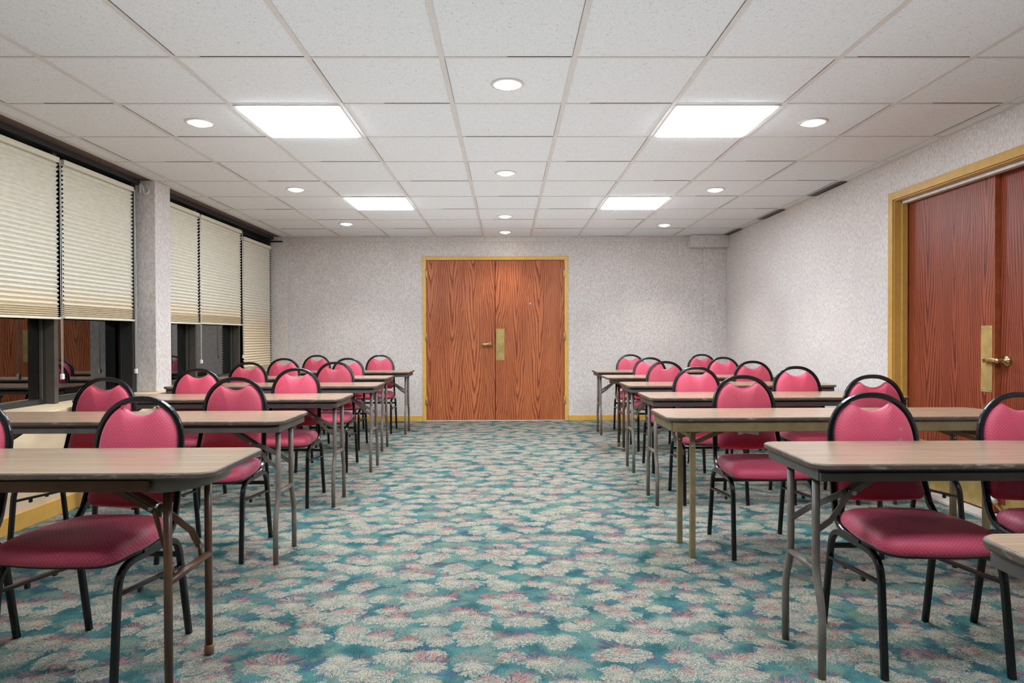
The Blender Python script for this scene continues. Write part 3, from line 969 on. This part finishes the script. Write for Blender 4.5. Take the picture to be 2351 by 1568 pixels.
for i in (0, 12):
    if True:
        b = [q for q in made[i].children if q.name.startswith('backrest')][0]
        if i == 12:
            b.data = b.data.copy()
            b.data.materials[0] = mat_fabric('smudged_red_fabric', ((0.094, 0.742, 0.010), (0.088, 0.700, 0.012)))
        else:
            for s in (-1, 1):
                m = MB()
                for q in range(9):
                    u = Vector((s * (0.062 + random.uniform(-0.014, 0.016)), 0, ZTOP - 0.030 + random.uniform(-0.008, 0.006)))
                    u.y = by(u.z) - 0.012
                    r = random.uniform(0.003, 0.007)
                    m.rings([[(u.x + r * cos(a + q) * (1 if (int(a * 9) % 2) else 0.5), u.y - o, u.z + r * 0.7 * sin(a)) for a in [2 * pi * w / 7 for w in range(7)]] for o in (0.0, 0.004)])
                m.build('torn_lining', M['tear'] if s > 0 else M['tear_red'], b)

# ------------------------------------------------------------------ tables
TH = 0.705
def rrect(hx, hy, r, n=6):
    out = []
    for cx, cy, a0 in ((hx - r, hy - r, 0), (-hx + r, hy - r, pi / 2), (-hx + r, -hy + r, pi), (hx - r, -hy + r, 1.5 * pi)):
        for i in range(n + 1):
            a = a0 + pi / 2 * i / n
            out.append((cx + r * cos(a), cy + r * sin(a)))
    return out

def make_table(kind, L=1.70, D=0.45):
    t = empty('folding_table')
    hx, hy = L / 2, D / 2
    th = 0.019
    rc = 0.050
    metal = {'grey': M['grey'], 'brown': M['brown'], 'olive': M['olive']}[kind]
    apm = {'grey': M['apron'], 'brown': M['brown'], 'olive': M['olive']}[kind]
    MB().rings([[(x, y, TH - 0.004) for x, y in rrect(hx - 0.0035, hy - 0.0035, rc)], [(x, y, TH) for x, y in rrect(hx - 0.004, hy - 0.004, rc)]], smooth=False).build('tabletop', M['lam'], t)
    R = [[(x, y, z) for x, y in rrect(hx - i, hy - i, rc)] for i, z in ((0.012, TH - 0.002), (0.004, TH - 0.0008), (0.0015, TH - 0.002), (0.0, TH - 0.005), (0.0, TH - th + 0.004), (0.003, TH - th), (0.02, TH - th))]
    MB().rings(R, smooth=False).build('edge_band', M['edge'], t)
    zt = TH - th
    if kind == 'grey':
        ins, hgt, gap = 0.024, 0.036, 0.012
        a = MB()
        x1, y1 = hx - 0.026, hy - ins
        for s in (-1, 1):
            a.box(-x1, x1, s * y1 - 0.006, s * y1 + 0.006, zt - hgt - 0.002, zt - gap, 0.002)
            a.box(-x1 + 0.002, x1 - 0.002, s * (y1 - 0.012) - 0.004, s * (y1 - 0.012) + 0.004, zt - gap - 0.004, zt)
            a.box(s * x1 - 0.004, s * x1 + 0.004, -y1 + 0.004, y1 - 0.004, zt - hgt - 0.002, zt - 0.002, 0.002)
        a.build('apron', apm, t)
    elif kind == 'olive':
        a = MB()
        x1, y1 = hx - 0.030, hy - 0.018
        for s in (-1, 1):
            a.box(-x1, x1, s * y1 - 0.006, s * y1 + 0.006, zt - 0.052, zt - 0.001, 0.003)
            a.box(s * x1 - 0.006, s * x1 + 0.006, -y1 + 0.004, y1 - 0.004, zt - 0.050, zt - 0.001, 0.003)
        a.build('apron', apm, t)
    else:
        xs = hx - 0.190
        a = MB()
        y1 = hy - 0.020
        for s in (-1, 1):
            a.box(-xs, xs, s * y1 - 0.005, s * y1 + 0.005, zt - 0.040, zt - 0.006, 0.002)
            a.box(-xs, xs, s * (y1 - 0.010) - 0.005, s * (y1 - 0.010) + 0.005, zt - 0.012, zt)
        a.build('apron', apm, t)
        for s in (-1, 1):
            # curved skirt closing each end
            pts = []
            for i in range(17):
                u = -pi / 2 + pi * i / 16
                pts.append((s * (xs - 0.004 + 0.135 * cos(u) ** 0.7 if abs(cos(u)) > 1e-6 else xs - 0.004), (y1 - 0.01) * sin(u), 0))
            pts = [Vector((s * (xs - 0.02 + 0.150 * max(0, cos(-pi / 2 + pi * i / 16)) ** 0.75), (y1 - 0.012) * sin(-pi / 2 + pi * i / 16), zt - 0.024)) for i in range(17)]
            MB().sweep(pts, rsq(0.046, 0.005, 0.3), side=(0, 0, 1)).build('end_skirt', M['olive'] if False else M['grey'], t)
    # leg sets
    for s in (-1, 1):
        if kind == 'grey':
            X = s * (hx - 0.062)
            for q in (-1, 1):
                pts = fillet([(X, q * 0.096, zt), (X, q * 0.096, 0.325), (X, q * 0.140, 0.225), (X, q * 0.140, 0.0)], [0.05, 0.05], 5)
                MB().tube(pts, 0.0125, 14).build('leg', metal, t)
            MB().tube([(X, -0.096, 0.335), (X, 0.096, 0.335)], 0.0115, 12).build('crossbar', metal, t)
            b = MB()
            for q in (-1, 1):
                k = [(X - s * 0.34, q * 0.016, zt - 0.004), (X - s * 0.145, q * 0.018, 0.558), (X - s * 0.055, q * 0.082, 0.492), (X - s * 0.002, q * 0.086, 0.458)]
                b.sweep(k, rsq(0.022, 0.004, 0.3), side=(0, 0, 1), smooth=False)
            br = b.build('folding_brace', metal, t)
            MB().tube([(X - s * 0.165, -0.024, 0.568), (X - s * 0.165, 0.024, 0.568)], 0.008, 10).build('brace_pin', M['steel'], br)
        elif kind == 'brown':
            X = s * (hx - 0.170)
            for q in (-1, 1):
                l = MB().tube([(X, q * 0.138, zt), (X, q * 0.138, 0.03)], 0.0125, 14).build('leg', metal, t)
                MB().lathe([(0.0155, 0.034), (0.016, 0.030), (0.0155, 0.0), (0.005, 0.0)], (X, q * 0.138, 0)).build('foot_cap', M['tip'], l)
            cb = MB().tube([(X, -0.138, 0.35), (X, 0.138, 0.35)], 0.0125, 12)
            for q in (-1, 1):
                cb.sweep([(X - s * 0.006, q * 0.095, 0.35), (X - s * 0.012, q * 0.095, 0.40)], rsq(0.012, 0.012))
            cb.build('crossbar', metal, t)
            b = MB()
            for q in (-1, 1):
                k = [(X - s * 0.36, q * 0.020, zt - 0.004), (X - s * 0.10, q * 0.024, 0.54), (X - s * 0.035, q * 0.088, 0.445), (X - s * 0.012, q * 0.095, 0.39)]
                b.sweep(k, rsq(0.022, 0.006, 0.3), side=(0, 0, 1), smooth=False)
            br = b.build('folding_brace', metal, t)
            MB().tube([(X - s * 0.11, -0.034, 0.55), (X - s * 0.11, 0.034, 0.55)], 0.007, 10).build('brace_pin', M['steel'], br)
        else:
            X = s * (hx - 0.145)
            for q in (-1, 1):
                l = MB().box(X - 0.013, X + 0.013, q * 0.122 - 0.013, q * 0.122 + 0.013, 0.0, zt, 0.003).build('leg', metal, t)
                MB().lathe([(0.006, 0.002), (0.006, -0.003), (0.003, -0.005)], (X - 0.002, q * 0.122 - 0.013, 0.555), 'y', 12).build('leg_rivet', M['steel'], l)
            MB().box(X - 0.010, X + 0.010, -0.112, 0.112, 0.590, 0.612, 0.002).build('crossbar', metal, t)
            b = MB()
            for q in (-1, 1):
                b.sweep([(X, q * 0.118, 0.565), (X - s * 0.14, q * 0.085, 0.615), (X - s * 0.30, q * 0.05, zt - 0.02)], rsq(0.022, 0.005, 0.3), side=(0, 0, 1), smooth=False)
            b.build('folding_brace', metal, t)
            if s < 0:
                k = MB().sweep([(X + 0.215, -0.16, 0.622), (X + 0.245, -0.16, 0.632), (X + 0.275, -0.16, 0.628), (X + 0.315, -0.16, 0.622)], rsq(0.020, 0.006, 0.3), side=(0, 0, 1))
                k.box(X + 0.225, X + 0.30, -0.164, -0.156, 0.622, 0.650, 0.001)
                k.build('brace_lock', M['strip'], t)
    return t

protos = {}
def place_table(kind, xe, y, side, label, L=1.70, D=0.45, rz=0.0):
    key = (kind, L, D)
    if key not in protos:
        t = protos[key] = make_table(kind, L, D)
    else:
        t = copy_tree(protos[key])
    t.location = (xe + side * L / 2, y, 0); t.rotation_euler = (0, 0, rz)
    tag(t, label, 'table', 'long folding seminar tables')
    return t
place_table('brown', -0.868, 2.18, -1, 'nearest window-side folding table with brown legs, worn wood-look top')
place_table('grey', -1.056, 3.36, -1, 'grey-legged folding table, second from the camera on the window side')
place_table('grey', -1.057, 4.437, -1, 'grey-legged folding table, third from the camera on the window side')
place_table('grey', -1.040, 5.533, -1, 'grey-legged folding table, fourth from the camera on the window side')
place_table('grey', -1.130, 6.506, -1, 'grey-legged folding table, second from the back on the window side')
place_table('grey', -1.070, 7.58, -1, 'grey-legged folding table farthest back on the window side, left of the double doors')
place_table('grey', 0.930, 1.10, 1, 'folding table of which only a worn corner shows at the bottom right')
place_table('grey', 0.948, 2.26, 1, 'grey-legged folding table with bent legs, before the red chairs at lower right')
place_table('olive', 0.775, 3.41, 1, 'folding table with square olive legs and a deep olive apron', 1.755, 0.415)
place_table('grey', 0.912, 4.435, 1, 'grey-legged folding table directly behind the olive-legged table', 1.67)
place_table('grey', 0.955, 5.46, 1, 'grey-legged folding table, third from the back right of the aisle', 1.67)
place_table('brown', 0.945, 6.465, 1, 'folding table with thin brown legs, second from the back right of the aisle')
place_table('grey', 0.980, 7.463, 1, 'grey-legged folding table farthest back, right of the double doors')

# ------------------------------------------------------------------ light
L = bpy.data.lights.new('added_ceiling_fill', 'AREA')  # added fill light facing up, no fixture behind it, brightens the ceiling
L.shape = 'RECTANGLE'; L.size = 3.4; L.size_y = 7.5; L.energy = 46; L.color = (0.93, 0.97, 1.0)
lo = bpy.data.objects.new('added_ceiling_fill', L); COL.objects.link(lo)
lo.location = (0, 4.3, 1.30); lo.rotation_euler = (pi, 0, 0)

wd = bpy.data.worlds.new('night'); sc.world = wd
wd.use_nodes = True
wd.node_tree.nodes['Background'].inputs[0].default_value = (0.01, 0.012, 0.015, 1)
wd.node_tree.nodes['Background'].inputs[1].default_value = 0.3

# ------------------------------------------------------------------ camera
cam = bpy.data.cameras.new('camera')
cam.sensor_width = 36.0
cam.lens = 1529.31 / 2351 * 36.0
cam.clip_start = 0.02
co = bpy.data.objects.new('camera', cam); COL.objects.link(co)
mw = Matrix.Translation((0, 0, HC)) @ Matrix.Rotation(-0.0085, 4, 'Z') @ Matrix.Rotation(pi / 2 - 0.00916, 4, 'X') @ Matrix.Rotation(-0.00317, 4, 'Z')
co.matrix_world = mw
sc.camera = co

sc.view_settings.view_transform = 'Standard'
sc.view_settings.look = 'None'
sc.view_settings.exposure = 0.16
sc.view_settings.gamma = 1.0
sc.cycles.use_denoising = True
sc.cycles.use_light_tree = False
sc.cycles.use_adaptive_sampling = True
sc.cycles.adaptive_threshold = 0.08
sc.cycles.max_bounces = 6
sc.cycles.diffuse_bounces = 3
sc.cycles.glossy_bounces = 3
sc.cycles.caustics_reflective = False
sc.cycles.caustics_refractive = False
sc.cycles.sample_clamp_indirect = 6.0
